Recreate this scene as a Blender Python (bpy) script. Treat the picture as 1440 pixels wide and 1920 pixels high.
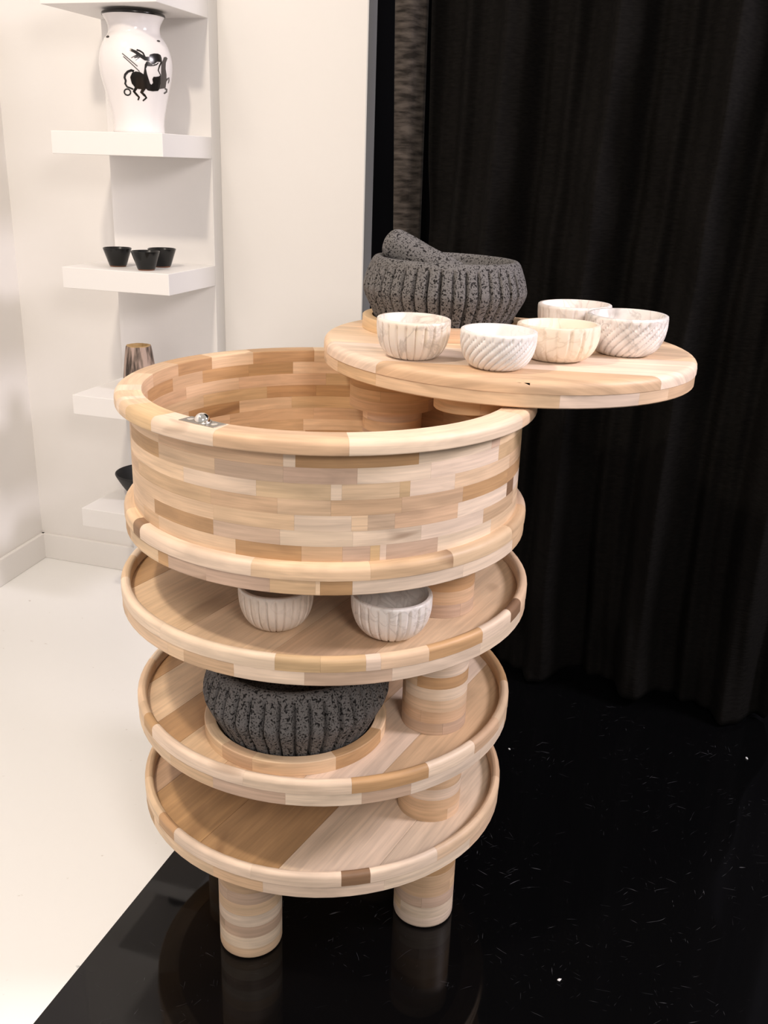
import bpy, bmesh, math, random
from mathutils import Vector, Matrix

# ------------------------------------------------------------------ clean
for o in list(bpy.data.objects):
    bpy.data.objects.remove(o)
SC = bpy.context.scene
COL = SC.collection
PI = math.pi
rnd = random.Random(7)

# ------------------------------------------------------------------ camera
cd = bpy.data.cameras.new('camera')
cam = bpy.data.objects.new('camera', cd)
COL.objects.link(cam)
cd.sensor_fit = 'VERTICAL'
cd.sensor_height = 36.0
cd.lens = 33.5365
cd.clip_start = 0.02
rot = Matrix(((0.99817, -0.01128, -0.05939), (-0.05194, 0.34257, -0.93806), (0.03093, 0.93942, 0.34136)))
cam.matrix_world = Matrix.Translation((0, -1.35949, 1.15232)) @ rot.to_4x4()
SC.camera = cam

# ------------------------------------------------------------------ world, lights, exposure
w = bpy.data.worlds.new('world')
SC.world = w
w.use_nodes = True
bg = w.node_tree.nodes['Background']
bg.inputs[0].default_value = (1.0, 0.945, 0.90, 1)
bg.inputs[1].default_value = 0.49


def lamp(name, loc, target, power, size, color, spread=180):
    l = bpy.data.lights.new(name, 'AREA')
    l.shape = 'DISK'
    l.size = size
    l.energy = power
    l.color = color
    l.spread = math.radians(spread)
    o = bpy.data.objects.new(name, l)
    COL.objects.link(o)
    o.location = loc
    o.rotation_euler = (Vector(target) - Vector(loc)).to_track_quat('-Z', 'Y').to_euler()
    return o


lamp('ceiling_lamp_key', (-0.85, -0.75, 2.6), (0.05, 0.0, 0.8), 24, 0.16, (1.0, 0.86, 0.70))
lamp('ceiling_lamp_left', (-1.15, -0.15, 2.75), (-0.7, 0.9, 0.7), 6, 0.35, (1.0, 0.89, 0.78))
lamp('stand_lamp_right', (2.0, -0.40, 1.95), (0.0, 0.0, 0.5), 40, 0.5, (0.98, 0.90, 0.97))
lamp('fill_lamp_front', (0.6, -2.3, 1.95), (0.05, 0.0, 0.5), 25, 0.6, (1.0, 0.90, 0.84))  # unseen fill lamp, added low in front to brighten legs, trays and drum

vs = SC.view_settings
vs.view_transform = 'Standard'
vs.look = 'None'
vs.exposure = 0.0
vs.gamma = 1.0
vs.use_curve_mapping = False


# ------------------------------------------------------------------ helpers
def tag(o, label=None, cat=None, group=None, kind=None):
    if label: o['label'] = label
    if cat: o['category'] = cat
    if group: o['group'] = group
    if kind: o['kind'] = kind
    return o


def empty(name, loc=(0, 0, 0), rot=(0, 0, 0)):
    o = bpy.data.objects.new(name, None)
    COL.objects.link(o)
    o.location = loc
    o.rotation_euler = rot
    o.empty_display_size = 0.05
    return o


def finish(name, bm, mat, parent=None, smooth=None, color=None):
    bmesh.ops.recalc_face_normals(bm, faces=bm.faces[:])
    if smooth is not None:
        lim = math.radians(smooth)
        for f in bm.faces: f.smooth = True
        for e in bm.edges:
            if len(e.link_faces) == 2 and e.calc_face_angle(0) > lim:
                e.smooth = False
    me = bpy.data.meshes.new(name)
    bm.to_mesh(me)
    bm.free()
    me.materials.append(mat)
    o = bpy.data.objects.new(name, me)
    COL.objects.link(o)
    if parent: o.parent = parent
    if color: o.color = color
    return o


def box_bm(bm, lo, hi, M=None, bevel=0.0):
    vs_ = [bm.verts.new((x, y, z)) for x in (lo[0], hi[0]) for y in (lo[1], hi[1]) for z in (lo[2], hi[2])]
    idx = [(0, 1, 3, 2), (4, 6, 7, 5), (0, 4, 5, 1), (2, 3, 7, 6), (0, 2, 6, 4), (1, 5, 7, 3)]
    fs = [bm.faces.new([vs_[i] for i in q]) for q in idx]
    if bevel:
        es = list({e for f in fs for e in f.edges})
        r = bmesh.ops.bevel(bm, geom=es, offset=bevel, segments=2, affect='EDGES', profile=0.5)
        vs_ = list({v for f in r['faces'] for v in f.verts} | {v for v in vs_ if v.is_valid})
    if M is not None:
        bmesh.ops.transform(bm, matrix=M, verts=[v for v in vs_ if v.is_valid])


def lathe_bm(bm, prof, n=64, rad=None, cap=True):
    """prof: list of (r,z); rad(theta,i,r)->r modulates; r==0 ends collapse."""
    uvl = bm.loops.layers.uv.verify()
    rings = []
    for i, (r, z) in enumerate(prof):
        if r <= 1e-6:
            rings.append([bm.verts.new((0, 0, z))])
        else:
            ring = []
            for k in range(n):
                th = 2 * PI * k / n
                rr = rad(th, i, r, z) if rad else r
                ring.append(bm.verts.new((rr * math.cos(th), rr * math.sin(th), z)))
            rings.append(ring)
    for a, b in zip(rings[:-1], rings[1:]):
        if len(a) == 1 and len(b) == 1: continue
        for k in range(n):
            k2 = (k + 1) % n
            if len(a) == 1:
                bm.faces.new((a[0], b[k], b[k2]))
            elif len(b) == 1:
                bm.faces.new((a[k], a[k2], b[0]))
            else:
                bm.faces.new((a[k], a[k2], b[k2], b[k]))
    if cap:
        for r in (rings[0], rings[-1]):
            if len(r) > 1:
                bm.faces.new(r)


def arc_block(prof, a0, a1, gap=0.0, step=5.0):
    """closed (r,z) outline swept from a0 to a1 degrees; uv = (arc length, r+z)."""
    bm = bmesh.new()
    uvl = bm.loops.layers.uv.verify()
    rmax = max(p[0] for p in prof)
    g = math.degrees(gap / rmax) * 0.5
    a0 += g; a1 -= g
    n = max(2, int(math.ceil((a1 - a0) / step)))
    secs = []
    info = {}
    for k in range(n + 1):
        th = math.radians(a0 + (a1 - a0) * k / n)
        sec = []
        for (r, z) in prof:
            v = bm.verts.new((r * math.cos(th), r * math.sin(th), z))
            info[v] = (rmax * th, r + z)
            sec.append(v)
        secs.append(sec)
    m = len(prof)
    for k in range(n):
        for j in range(m):
            j2 = (j + 1) % m
            bm.faces.new((secs[k][j], secs[k][j2], secs[k + 1][j2], secs[k + 1][j]))
    bm.faces.new(secs[0]); bm.faces.new(list(reversed(secs[-1])))
    off = rnd.uniform(0, 9)
    for f in bm.faces:
        for l in f.loops:
            uu, vv = info[l.vert]
            l[uvl].uv = (uu + off, vv + off * 1.7)
    return bm


def rounded(r0, r1, z0, z1, ro=0.0, ri=0.0, rob=0.0, seg=4):
    """ring cross-section with rounded outer-top / inner-top / outer-bottom edges."""
    p = [(r0, z0)]
    if rob:
        for k in range(seg + 1):
            a = -PI / 2 + PI / 2 * k / seg
            p.append((r1 - rob + rob * math.cos(a), z0 + rob + rob * math.sin(a)))
    else:
        p.append((r1, z0))
    if ro:
        for k in range(seg + 1):
            a = PI / 2 * k / seg
            p.append((r1 - ro + ro * math.cos(a), z1 - ro + ro * math.sin(a)))
    else:
        p.append((r1, z1))
    if ri:
        for k in range(seg + 1):
            a = PI / 2 + PI / 2 * k / seg
            p.append((r0 + ri + ri * math.cos(a), z1 - ri + ri * math.sin(a)))
    else:
        p.append((r0, z1))
    return p


# ------------------------------------------------------------------ materials
def new_mat(name):
    m = bpy.data.materials.new(name)
    m.use_nodes = True
    nt = m.node_tree
    b = nt.nodes['Principled BSDF']
    return m, nt, b


def N(nt, t, **kw):
    n = nt.nodes.new(t)
    for k, v in kw.items(): setattr(n, k, v)
    return n


def simple(name, col, rough=0.5, metal=0.0, spec=0.5, noise=0.0, scale=20.0, bump=0.0):
    m, nt, b = new_mat(name)
    b.inputs['Base Color'].default_value = (*col, 1)
    b.inputs['Roughness'].default_value = rough
    b.inputs['Metallic'].default_value = metal
    b.inputs['Specular IOR Level'].default_value = spec
    if noise or bump:
        tc = N(nt, 'ShaderNodeTexCoord')
        nz = N(nt, 'ShaderNodeTexNoise')
        nz.inputs['Scale'].default_value = scale
        nz.inputs['Detail'].default_value = 5
        nt.links.new(tc.outputs['Object'], nz.inputs['Vector'])
        if noise:
            mx = N(nt, 'ShaderNodeMix', data_type='RGBA')
            mx.inputs['A'].default_value = (*[c * (1 - noise) for c in col], 1)
            mx.inputs['B'].default_value = (*[min(1, c * (1 + noise)) for c in col], 1)
            nt.links.new(nz.outputs['Fac'], mx.inputs['Factor'])
            nt.links.new(mx.outputs['Result'], b.inputs['Base Color'])
        if bump:
            bp = N(nt, 'ShaderNodeBump')
            bp.inputs['Strength'].default_value = bump
            bp.inputs['Distance'].default_value = 0.002
            nt.links.new(nz.outputs['Fac'], bp.inputs['Height'])
            nt.links.new(bp.outputs['Normal'], b.inputs['Normal'])
    return m


def wood_mat():
    m, nt, b = new_mat('birch_wood')
    oi = N(nt, 'ShaderNodeObjectInfo')
    tc = N(nt, 'ShaderNodeTexCoord')
    add = N(nt, 'ShaderNodeVectorMath', operation='ADD')
    nt.links.new(tc.outputs['UV'], add.inputs[0])
    sc_ = N(nt, 'ShaderNodeMath', operation='MULTIPLY')
    sc_.inputs[1].default_value = 13.7
    nt.links.new(oi.outputs['Random'], sc_.inputs[0])
    nt.links.new(sc_.outputs[0], add.inputs[1])
    # fine grain
    mp = N(nt, 'ShaderNodeMapping')
    mp.inputs['Scale'].default_value = (9, 260, 1)
    nt.links.new(add.outputs[0], mp.inputs['Vector'])
    n1 = N(nt, 'ShaderNodeTexNoise')
    n1.inputs['Scale'].default_value = 1.0
    n1.inputs['Detail'].default_value = 4
    n1.inputs['Distortion'].default_value = 0.6
    nt.links.new(mp.outputs[0], n1.inputs['Vector'])
    # broad figure
    mp2 = N(nt, 'ShaderNodeMapping')
    mp2.inputs['Scale'].default_value = (7, 38, 1)
    nt.links.new(add.outputs[0], mp2.inputs['Vector'])
    n2 = N(nt, 'ShaderNodeTexNoise')
    n2.inputs['Scale'].default_value = 1.0
    n2.inputs['Detail'].default_value = 3
    n2.inputs['Distortion'].default_value = 1.2
    nt.links.new(mp2.outputs[0], n2.inputs['Vector'])
    r2 = N(nt, 'ShaderNodeMapRange')
    r2.inputs[1].default_value = 0.3; r2.inputs[2].default_value = 0.7
    r2.inputs[3].default_value = 0.80; r2.inputs[4].default_value = 1.08
    nt.links.new(n2.outputs['Fac'], r2.inputs[0])
    r1 = N(nt, 'ShaderNodeMapRange')
    r1.inputs[1].default_value = 0.3; r1.inputs[2].default_value = 0.7
    r1.inputs[3].default_value = 0.87; r1.inputs[4].default_value = 1.08
    nt.links.new(n1.outputs['Fac'], r1.inputs[0])
    # sparse dark streaks and knots
    mp3 = N(nt, 'ShaderNodeMapping')
    mp3.inputs['Scale'].default_value = (8, 26, 1)
    nt.links.new(add.outputs[0], mp3.inputs['Vector'])
    n3 = N(nt, 'ShaderNodeTexNoise')
    n3.inputs['Scale'].default_value = 1.0
    n3.inputs['Detail'].default_value = 1
    n3.inputs['Distortion'].default_value = 0.5
    nt.links.new(mp3.outputs[0], n3.inputs['Vector'])
    r3 = N(nt, 'ShaderNodeMapRange')
    r3.inputs[1].default_value = 0.70; r3.inputs[2].default_value = 0.80
    r3.inputs[3].default_value = 0.0; r3.inputs[4].default_value = 0.6
    nt.links.new(n3.outputs['Fac'], r3.inputs[0])
    mul = N(nt, 'ShaderNodeMath', operation='MULTIPLY')
    nt.links.new(r1.outputs[0], mul.inputs[0]); nt.links.new(r2.outputs[0], mul.inputs[1])
    vm = N(nt, 'ShaderNodeVectorMath', operation='SCALE')
    nt.links.new(oi.outputs['Color'], vm.inputs[0]); nt.links.new(mul.outputs[0], vm.inputs['Scale'])
    mx = N(nt, 'ShaderNodeMix', data_type='RGBA')
    mx.inputs['B'].default_value = (0.20, 0.105, 0.055, 1)
    nt.links.new(r3.outputs[0], mx.inputs['Factor'])
    nt.links.new(vm.outputs[0], mx.inputs['A'])
    nt.links.new(mx.outputs['Result'], b.inputs['Base Color'])
    b.inputs['Roughness'].default_value = 0.48
    b.inputs['Specular IOR Level'].default_value = 0.35
    bp = N(nt, 'ShaderNodeBump')
    bp.inputs['Strength'].default_value = 0.06
    bp.inputs['Distance'].default_value = 0.001
    nt.links.new(n1.outputs['Fac'], bp.inputs['Height'])
    nt.links.new(bp.outputs['Normal'], b.inputs['Normal'])
    return m


def lava_mat():
    m, nt, b = new_mat('basalt')
    tc = N(nt, 'ShaderNodeTexCoord')
    n1 = N(nt, 'ShaderNodeTexNoise')
    n1.inputs['Scale'].default_value = 210
    n1.inputs['Detail'].default_value = 3
    nt.links.new(tc.outputs['Object'], n1.inputs['Vector'])
    n2 = N(nt, 'ShaderNodeTexNoise')
    n2.inputs['Scale'].default_value = 420
    n2.inputs['Detail'].default_value = 2
    nt.links.new(tc.outputs['Object'], n2.inputs['Vector'])
    n3 = N(nt, 'ShaderNodeTexNoise')
    n3.inputs['Scale'].default_value = 420
    nt.links.new(tc.outputs['Object'], n3.inputs['Vector'])
    # pores: dark where noise low
    r1 = N(nt, 'ShaderNodeMapRange')
    r1.inputs[1].default_value = 0.36; r1.inputs[2].default_value = 0.43
    nt.links.new(n1.outputs['Fac'], r1.inputs[0])
    r3 = N(nt, 'ShaderNodeMapRange')
    r3.inputs[1].default_value = 0.32; r3.inputs[2].default_value = 0.42
    nt.links.new(n3.outputs['Fac'], r3.inputs[0])
    mn = N(nt, 'ShaderNodeMath', operation='MULTIPLY')
    nt.links.new(r1.outputs[0], mn.inputs[0]); nt.links.new(r3.outputs[0], mn.inputs[1])
    cr = N(nt, 'ShaderNodeMix', data_type='RGBA')
    cr.inputs['A'].default_value = (0.084, 0.079, 0.078, 1)
    cr.inputs['B'].default_value = (0.195, 0.184, 0.180, 1)
    nt.links.new(n2.outputs['Fac'], cr.inputs['Factor'])
    mx = N(nt, 'ShaderNodeMix', data_type='RGBA')
    mx.inputs['A'].default_value = (0.014, 0.013, 0.013, 1)
    nt.links.new(mn.outputs[0], mx.inputs['Factor'])
    nt.links.new(cr.outputs['Result'], mx.inputs['B'])
    nt.links.new(mx.outputs['Result'], b.inputs['Base Color'])
    b.inputs['Roughness'].default_value = 0.9
    b.inputs['Specular IOR Level'].default_value = 0.2
    ad = N(nt, 'ShaderNodeMath', operation='MULTIPLY_ADD')
    ad.inputs[1].default_value = 0.35
    nt.links.new(n2.outputs['Fac'], ad.inputs[0]); nt.links.new(mn.outputs[0], ad.inputs[2])
    bp = N(nt, 'ShaderNodeBump')
    bp.inputs['Strength'].default_value = 0.9
    bp.inputs['Distance'].default_value = 0.0015
    nt.links.new(ad.outputs[0], bp.inputs['Height'])
    nt.links.new(bp.outputs['Normal'], b.inputs['Normal'])
    return m


def marble_mat(name, base, vein, stain, vs_=0.30, scale=28.0, seed=0.0, stain_amt=0.2):
    m, nt, b = new_mat(name)
    tc = N(nt, 'ShaderNodeTexCoord')
    mp = N(nt, 'ShaderNodeMapping')
    mp.inputs['Location'].default_value = (seed, seed * 1.3, seed * 0.7)
    nt.links.new(tc.outputs['Object'], mp.inputs['Vector'])
    n1 = N(nt, 'ShaderNodeTexNoise')
    n1.inputs['Scale'].default_value = scale
    n1.inputs['Detail'].default_value = 6
    n1.inputs['Distortion'].default_value = 1.4
    nt.links.new(mp.outputs[0], n1.inputs['Vector'])
    # veins: near 0.5 of the distorted noise
    sb = N(nt, 'ShaderNodeMath', operation='SUBTRACT'); sb.inputs[1].default_value = 0.5
    ab = N(nt, 'ShaderNodeMath', operation='ABSOLUTE')
    nt.links.new(n1.outputs['Fac'], sb.inputs[0]); nt.links.new(sb.outputs[0], ab.inputs[0])
    r = N(nt, 'ShaderNodeMapRange')
    r.inputs[1].default_value = 0.0; r.inputs[2].default_value = 0.05
    r.inputs[3].default_value = vs_; r.inputs[4].default_value = 0.0
    nt.links.new(ab.outputs[0], r.inputs[0])
    n2 = N(nt, 'ShaderNodeTexNoise')
    n2.inputs['Scale'].default_value = scale * 0.7
    n2.inputs['Detail'].default_value = 3
    nt.links.new(mp.outputs[0], n2.inputs['Vector'])
    r2 = N(nt, 'ShaderNodeMapRange')
    r2.inputs[1].default_value = 0.52; r2.inputs[2].default_value = 0.72
    r2.inputs[3].default_value = 0.0; r2.inputs[4].default_value = stain_amt * 2
    nt.links.new(n2.outputs['Fac'], r2.inputs[0])
    mx = N(nt, 'ShaderNodeMix', data_type='RGBA')
    mx.inputs['A'].default_value = (*base, 1); mx.inputs['B'].default_value = (*stain, 1)
    nt.links.new(r2.outputs[0], mx.inputs['Factor'])
    mx2 = N(nt, 'ShaderNodeMix', data_type='RGBA')
    mx2.inputs['B'].default_value = (*vein, 1)
    nt.links.new(r.outputs[0], mx2.inputs['Factor'])
    nt.links.new(mx.outputs['Result'], mx2.inputs['A'])
    nt.links.new(mx2.outputs['Result'], b.inputs['Base Color'])
    b.inputs['Roughness'].default_value = 0.38
    b.inputs['Subsurface Weight'].default_value = 0.15
    b.inputs['Subsurface Radius'].default_value = (0.01, 0.007, 0.005)
    b.inputs['Subsurface Scale'].default_value = 0.3
    return m


def floor_black_mat():
    m, nt, b = new_mat('black_floor')
    tc = N(nt, 'ShaderNodeTexCoord')
    fac = None
    # scratches: several stretched, rotated noise layers, thresholded
    for i, (rz, sx, sy, lo) in enumerate(((0.5, 14, 420, 0.708), (1.7, 22, 520, 0.716), (2.6, 17, 460, 0.712), (-0.35, 9, 600, 0.722))):
        mr = N(nt, 'ShaderNodeMapping')
        mr.inputs['Rotation'].default_value = (0, 0, rz)
        nt.links.new(tc.outputs['Object'], mr.inputs['Vector'])
        nd = N(nt, 'ShaderNodeTexNoise')
        nd.inputs['Scale'].default_value = 7.0
        nd.inputs['Detail'].default_value = 1
        nt.links.new(mr.outputs[0], nd.inputs['Vector'])
        wob = N(nt, 'ShaderNodeVectorMath', operation='MULTIPLY_ADD')
        wob.inputs[1].default_value = (0.09, 0.09, 0.0)
        nt.links.new(nd.outputs['Color'], wob.inputs[0])
        nt.links.new(mr.outputs[0], wob.inputs[2])
        mp = N(nt, 'ShaderNodeMapping')
        mp.inputs['Scale'].default_value = (sx * 1.6, sy, 1)
        mp.inputs['Location'].default_value = (i * 3.1, i * 7.7, 0)
        nt.links.new(wob.outputs[0], mp.inputs['Vector'])
        n = N(nt, 'ShaderNodeTexNoise')
        n.inputs['Scale'].default_value = 1.0
        n.inputs['Detail'].default_value = 2
        nt.links.new(mp.outputs[0], n.inputs['Vector'])
        r = N(nt, 'ShaderNodeMapRange')
        r.inputs[1].default_value = lo; r.inputs[2].default_value = lo + 0.05
        nt.links.new(n.outputs['Fac'], r.inputs[0])
        if fac is None:
            fac = r.outputs[0]
        else:
            mx = N(nt, 'ShaderNodeMath', operation='MAXIMUM')
            nt.links.new(fac, mx.inputs[0]); nt.links.new(r.outputs[0], mx.inputs[1])
            fac = mx.outputs[0]
    # worn patches
    np_ = N(nt, 'ShaderNodeTexNoise')
    np_.inputs['Scale'].default_value = 5.0
    np_.inputs['Detail'].default_value = 4
    nt.links.new(tc.outputs['Object'], np_.inputs['Vector'])
    rp = N(nt, 'ShaderNodeMapRange')
    rp.inputs[1].default_value = 0.42; rp.inputs[2].default_value = 0.66
    nt.links.new(np_.outputs['Fac'], rp.inputs[0])
    mu = N(nt, 'ShaderNodeMath', operation='MULTIPLY')
    nt.links.new(fac, mu.inputs[0]); nt.links.new(rp.outputs[0], mu.inputs[1])
    mx = N(nt, 'ShaderNodeMix', data_type='RGBA')
    mx.inputs['A'].default_value = (0.0022, 0.0022, 0.0025, 1)
    mx.inputs['B'].default_value = (0.10, 0.10, 0.11, 1)
    nt.links.new(mu.outputs[0], mx.inputs['Factor'])
    nt.links.new(mx.outputs['Result'], b.inputs['Base Color'])
    rr = N(nt, 'ShaderNodeMapRange')
    rr.inputs[3].default_value = 0.04; rr.inputs[4].default_value = 0.10
    nt.links.new(rp.outputs[0], rr.inputs[0])
    nt.links.new(rr.outputs[0], b.inputs['Roughness'])
    b.inputs['Specular IOR Level'].default_value = 0.34
    return m


def floor_white_mat():
    m, nt, b = new_mat('white_floor')
    tc = N(nt, 'ShaderNodeTexCoord')
    n = N(nt, 'ShaderNodeTexNoise')
    n.inputs['Scale'].default_value = 55
    n.inputs['Detail'].default_value = 3
    nt.links.new(tc.outputs['Object'], n.inputs['Vector'])
    r = N(nt, 'ShaderNodeMapRange')
    r.inputs[1].default_value = 0.72; r.inputs[2].default_value = 0.78
    r.inputs[3].default_value = 0.0; r.inputs[4].default_value = 0.5
    nt.links.new(n.outputs['Fac'], r.inputs[0])
    mx = N(nt, 'ShaderNodeMix', data_type='RGBA')
    mx.inputs['A'].default_value = (0.90, 0.895, 0.88, 1)
    mx.inputs['B'].default_value = (0.45, 0.38, 0.33, 1)
    nt.links.new(r.outputs[0], mx.inputs['Factor'])
    nt.links.new(mx.outputs['Result'], b.inputs['Base Color'])
    b.inputs['Roughness'].default_value = 0.45
    b.inputs['Specular IOR Level'].default_value = 0.3
    return m


def cloth_mat(name, col, sheen=0.1, weave=900.0, contrast=0.5):
    m, nt, b = new_mat(name)
    tc = N(nt, 'ShaderNodeTexCoord')
    mp = N(nt, 'ShaderNodeMapping')
    mp.inputs['Scale'].default_value = (weave / 15, weave / 15, weave * 0.3)
    nt.links.new(tc.outputs['Object'], mp.inputs['Vector'])
    n = N(nt, 'ShaderNodeTexNoise')
    n.inputs['Scale'].default_value = 1.0
    n.inputs['Detail'].default_value = 4
    nt.links.new(mp.outputs[0], n.inputs['Vector'])
    n2 = N(nt, 'ShaderNodeTexNoise')
    n2.inputs['Scale'].default_value = 9.0
    n2.inputs['Detail'].default_value = 4
    nt.links.new(tc.outputs['Object'], n2.inputs['Vector'])
    mx = N(nt, 'ShaderNodeMix', data_type='RGBA')
    mx.inputs['A'].default_value = (*[c * 0.35 for c in col], 1)
    mx.inputs['B'].default_value = (*[c * 1.6 for c in col], 1)
    ct = N(nt, 'ShaderNodeMapRange')
    ct.inputs[1].default_value = 0.5 - contrast; ct.inputs[2].default_value = 0.5 + contrast
    nt.links.new(n.outputs['Fac'], ct.inputs[0])
    nt.links.new(ct.outputs[0], mx.inputs['Factor'])
    nt.links.new(mx.outputs['Result'], b.inputs['Base Color'])
    b.inputs['Roughness'].default_value = 0.95
    b.inputs['Specular IOR Level'].default_value = 0.06
    b.inputs['Sheen Weight'].default_value = sheen
    b.inputs['Sheen Roughness'].default_value = 0.5
    bp = N(nt, 'ShaderNodeBump')
    bp.inputs['Strength'].default_value = 0.5
    bp.inputs['Distance'].default_value = 0.002
    nt.links.new(n.outputs['Fac'], bp.inputs['Height'])
    nt.links.new(bp.outputs['Normal'], b.inputs['Normal'])
    return m


def bark_mat():
    m, nt, b = new_mat('petrified_wood')
    tc = N(nt, 'ShaderNodeTexCoord')
    mp = N(nt, 'ShaderNodeMapping')
    mp.inputs['Scale'].default_value = (75, 75, 9)
    nt.links.new(tc.outputs['Object'], mp.inputs['Vector'])
    n = N(nt, 'ShaderNodeTexNoise')
    n.inputs['Scale'].default_value = 1.0
    n.inputs['Detail'].default_value = 4
    nt.links.new(mp.outputs[0], n.inputs['Vector'])
    cr = N(nt, 'ShaderNodeValToRGB')
    e = cr.color_ramp.elements
    e[0].position = 0.40; e[0].color = (0.035, 0.022, 0.015, 1)
    e[1].position = 0.60; e[1].color = (0.42, 0.31, 0.26, 1)
    x = e.new(0.5); x.color = (0.20, 0.145, 0.115, 1)
    nt.links.new(n.outputs['Fac'], cr.inputs[0])
    nt.links.new(cr.outputs[0], b.inputs['Base Color'])
    b.inputs['Roughness'].default_value = 0.6
    return m


M_WOOD = wood_mat()
M_JOINT = simple('joint_wood', (0.30, 0.19, 0.11), 0.8)
M_LAVA = lava_mat()
M_WALL = simple('white_paint', (0.84, 0.815, 0.79), 0.7, spec=0.2, noise=0.015, scale=6)
M_SHELF = simple('white_lacquer', (0.84, 0.82, 0.80), 0.5, spec=0.3)
M_WALLEND = simple('grey_wall_end', (0.60, 0.60, 0.61), 0.7, spec=0.2)
M_DARKWALL = simple('black_paint', (0.006, 0.006, 0.007), 0.9, spec=0.1)
M_BLACKFLOOR = floor_black_mat()
M_WHITEFLOOR = floor_white_mat()
M_CURTAIN = cloth_mat('black_cloth', (0.0062, 0.0055, 0.0050), 0.0)
M_CURTAIN2 = cloth_mat('charcoal_cloth', (0.055, 0.055, 0.066), 0.02)
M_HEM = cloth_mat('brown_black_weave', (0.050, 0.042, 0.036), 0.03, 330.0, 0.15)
M_GLAZE_W = simple('white_glaze', (0.82, 0.79, 0.785), 0.12, spec=0.5)
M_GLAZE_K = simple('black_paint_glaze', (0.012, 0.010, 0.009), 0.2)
M_GLAZE_G = simple('grey_paint_glaze', (0.055, 0.048, 0.046), 0.25)
M_CUP = simple('black_glaze', (0.008, 0.008, 0.0075), 0.22, spec=0.35)
M_CLAY = simple('brown_clay', (0.20, 0.085, 0.045), 0.8)
M_BOWLK = simple('matte_black_clay', (0.016, 0.016, 0.016), 0.5, spec=0.3)
M_STEEL = simple('steel_plate', (0.42, 0.39, 0.35), 0.38, metal=1.0)
M_CHROME = simple('chrome', (0.86, 0.82, 0.76), 0.06, metal=1.0)
M_SCREW = simple('bright_screw', (0.9, 0.87, 0.82), 0.25, metal=1.0)
M_BARK = bark_mat()
M_BARKTOP = simple('tan_rim', (0.46, 0.30, 0.13), 0.6, noise=0.3, scale=60)
M_CHIP = simple('white_chip', (0.7, 0.7, 0.7), 0.6)

TONE = {
    'P': (0.80, 0.63, 0.49), 'L': (0.765, 0.55, 0.365), 'M': (0.67, 0.455, 0.29), 'D': (0.535, 0.325, 0.165),
    'B': (0.255, 0.15, 0.085), 'G': (0.60, 0.43, 0.315), 'Y': (0.66, 0.455, 0.26),
}


def tone(c):
    r = TONE[c]
    k = rnd.uniform(0.95, 1.05)
    return (r[0] * k, r[1] * k * rnd.uniform(0.985, 1.015), r[2] * k * rnd.uniform(0.97, 1.03), 1)


# ------------------------------------------------------------------ room
# room axes: the back wall runs along U_, faces NN
A0 = Vector((-0.8602, 1.3839, 0))
U_ = Vector((0.9352, -0.3542, 0))
NN = Vector((-0.3542, -0.9352, 0))
RM = Matrix((U_, -NN, Vector((0, 0, 1)))).transposed().to_4x4()
ROOM = Matrix.Translation(A0) @ RM          # local x along wall, local y into the wall, z up


def poly_slab(name, pts, z0, z1, mat, **kw):
    bm = bmesh.new()
    lo = [bm.verts.new((x, y, z0)) for x, y in pts]
    hi = [bm.verts.new((x, y, z1)) for x, y in pts]
    bm.faces.new(lo); bm.faces.new(hi)
    n = len(pts)
    for i in range(n):
        bm.faces.new((lo[i], lo[(i + 1) % n], hi[(i + 1) % n], hi[i]))
    return finish(name, bm, mat, **kw)


BD = Vector((0.367, 0.930, 0))                       # direction of the black/white edge
BP = Vector((-0.4058, -0.3197, 0))
e0 = BP - BD * 3.2
e1 = BP + BD * 1.75
c0 = A0 - U_ * 3.2 - NN * 0.1
o = poly_slab('floor', [(e0.x, e0.y), (e1.x, e1.y), ((A0 - NN * .2).x, (A0 - NN * .2).y), (c0.x, c0.y), ((e0 - U_ * 3).x, (e0 - U_ * 3).y)], -0.05, 0.0, M_WHITEFLOOR)
tag(o, kind='structure')
f1 = e1 + U_ * 3.2
f0 = e0 + U_ * 4.2
o = poly_slab('floor_black', [(e0.x, e0.y), (f0.x, f0.y), (f1.x, f1.y), (e1.x, e1.y)], -0.05, 0.0, M_BLACKFLOOR)
tag(o, kind='structure')

HGT = 2.7
bm = bmesh.new()
box_bm(bm, (-0.06, 0.0, 0), (1.003, 0.06, HGT), ROOM)
o = finish('wall_back', bm, M_WALL); tag(o, kind='structure')
bm = bmesh.new()
box_bm(bm, (1.003, 0.0, 0), (1.006, 0.06, HGT), ROOM)
o = finish('trim_1', bm, M_WALLEND); tag(o, kind='structure')

# left wall from the corner towards the viewer
LD = Vector((-0.285, -0.9585, 0)).normalized()
LN = Vector((LD.y, -LD.x, 0))
if LN.dot(Vector((1, 0, 0))) < 0: LN = -LN
LM = Matrix.Translation(A0) @ Matrix((LD, LN, Vector((0, 0, 1)))).transposed().to_4x4()
bm = bmesh.new()
box_bm(bm, (-0.02, -0.06, 0), (3.3, 0.0, HGT), LM)
o = finish('wall_left', bm, M_WALL); tag(o, kind='structure')

# skirting boards
bm = bmesh.new()
box_bm(bm, (0.0, -0.012, 0), (1.0, 0.0, 0.078), ROOM, 0.002)
o = finish('baseboard_back', bm, M_WALL); tag(o, kind='structure')
bm = bmesh.new()
box_bm(bm, (0.0, 0.0, 0), (3.2, 0.012, 0.078), LM, 0.002)
o = finish('baseboard_left', bm, M_WALL); tag(o, kind='structure')

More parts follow.
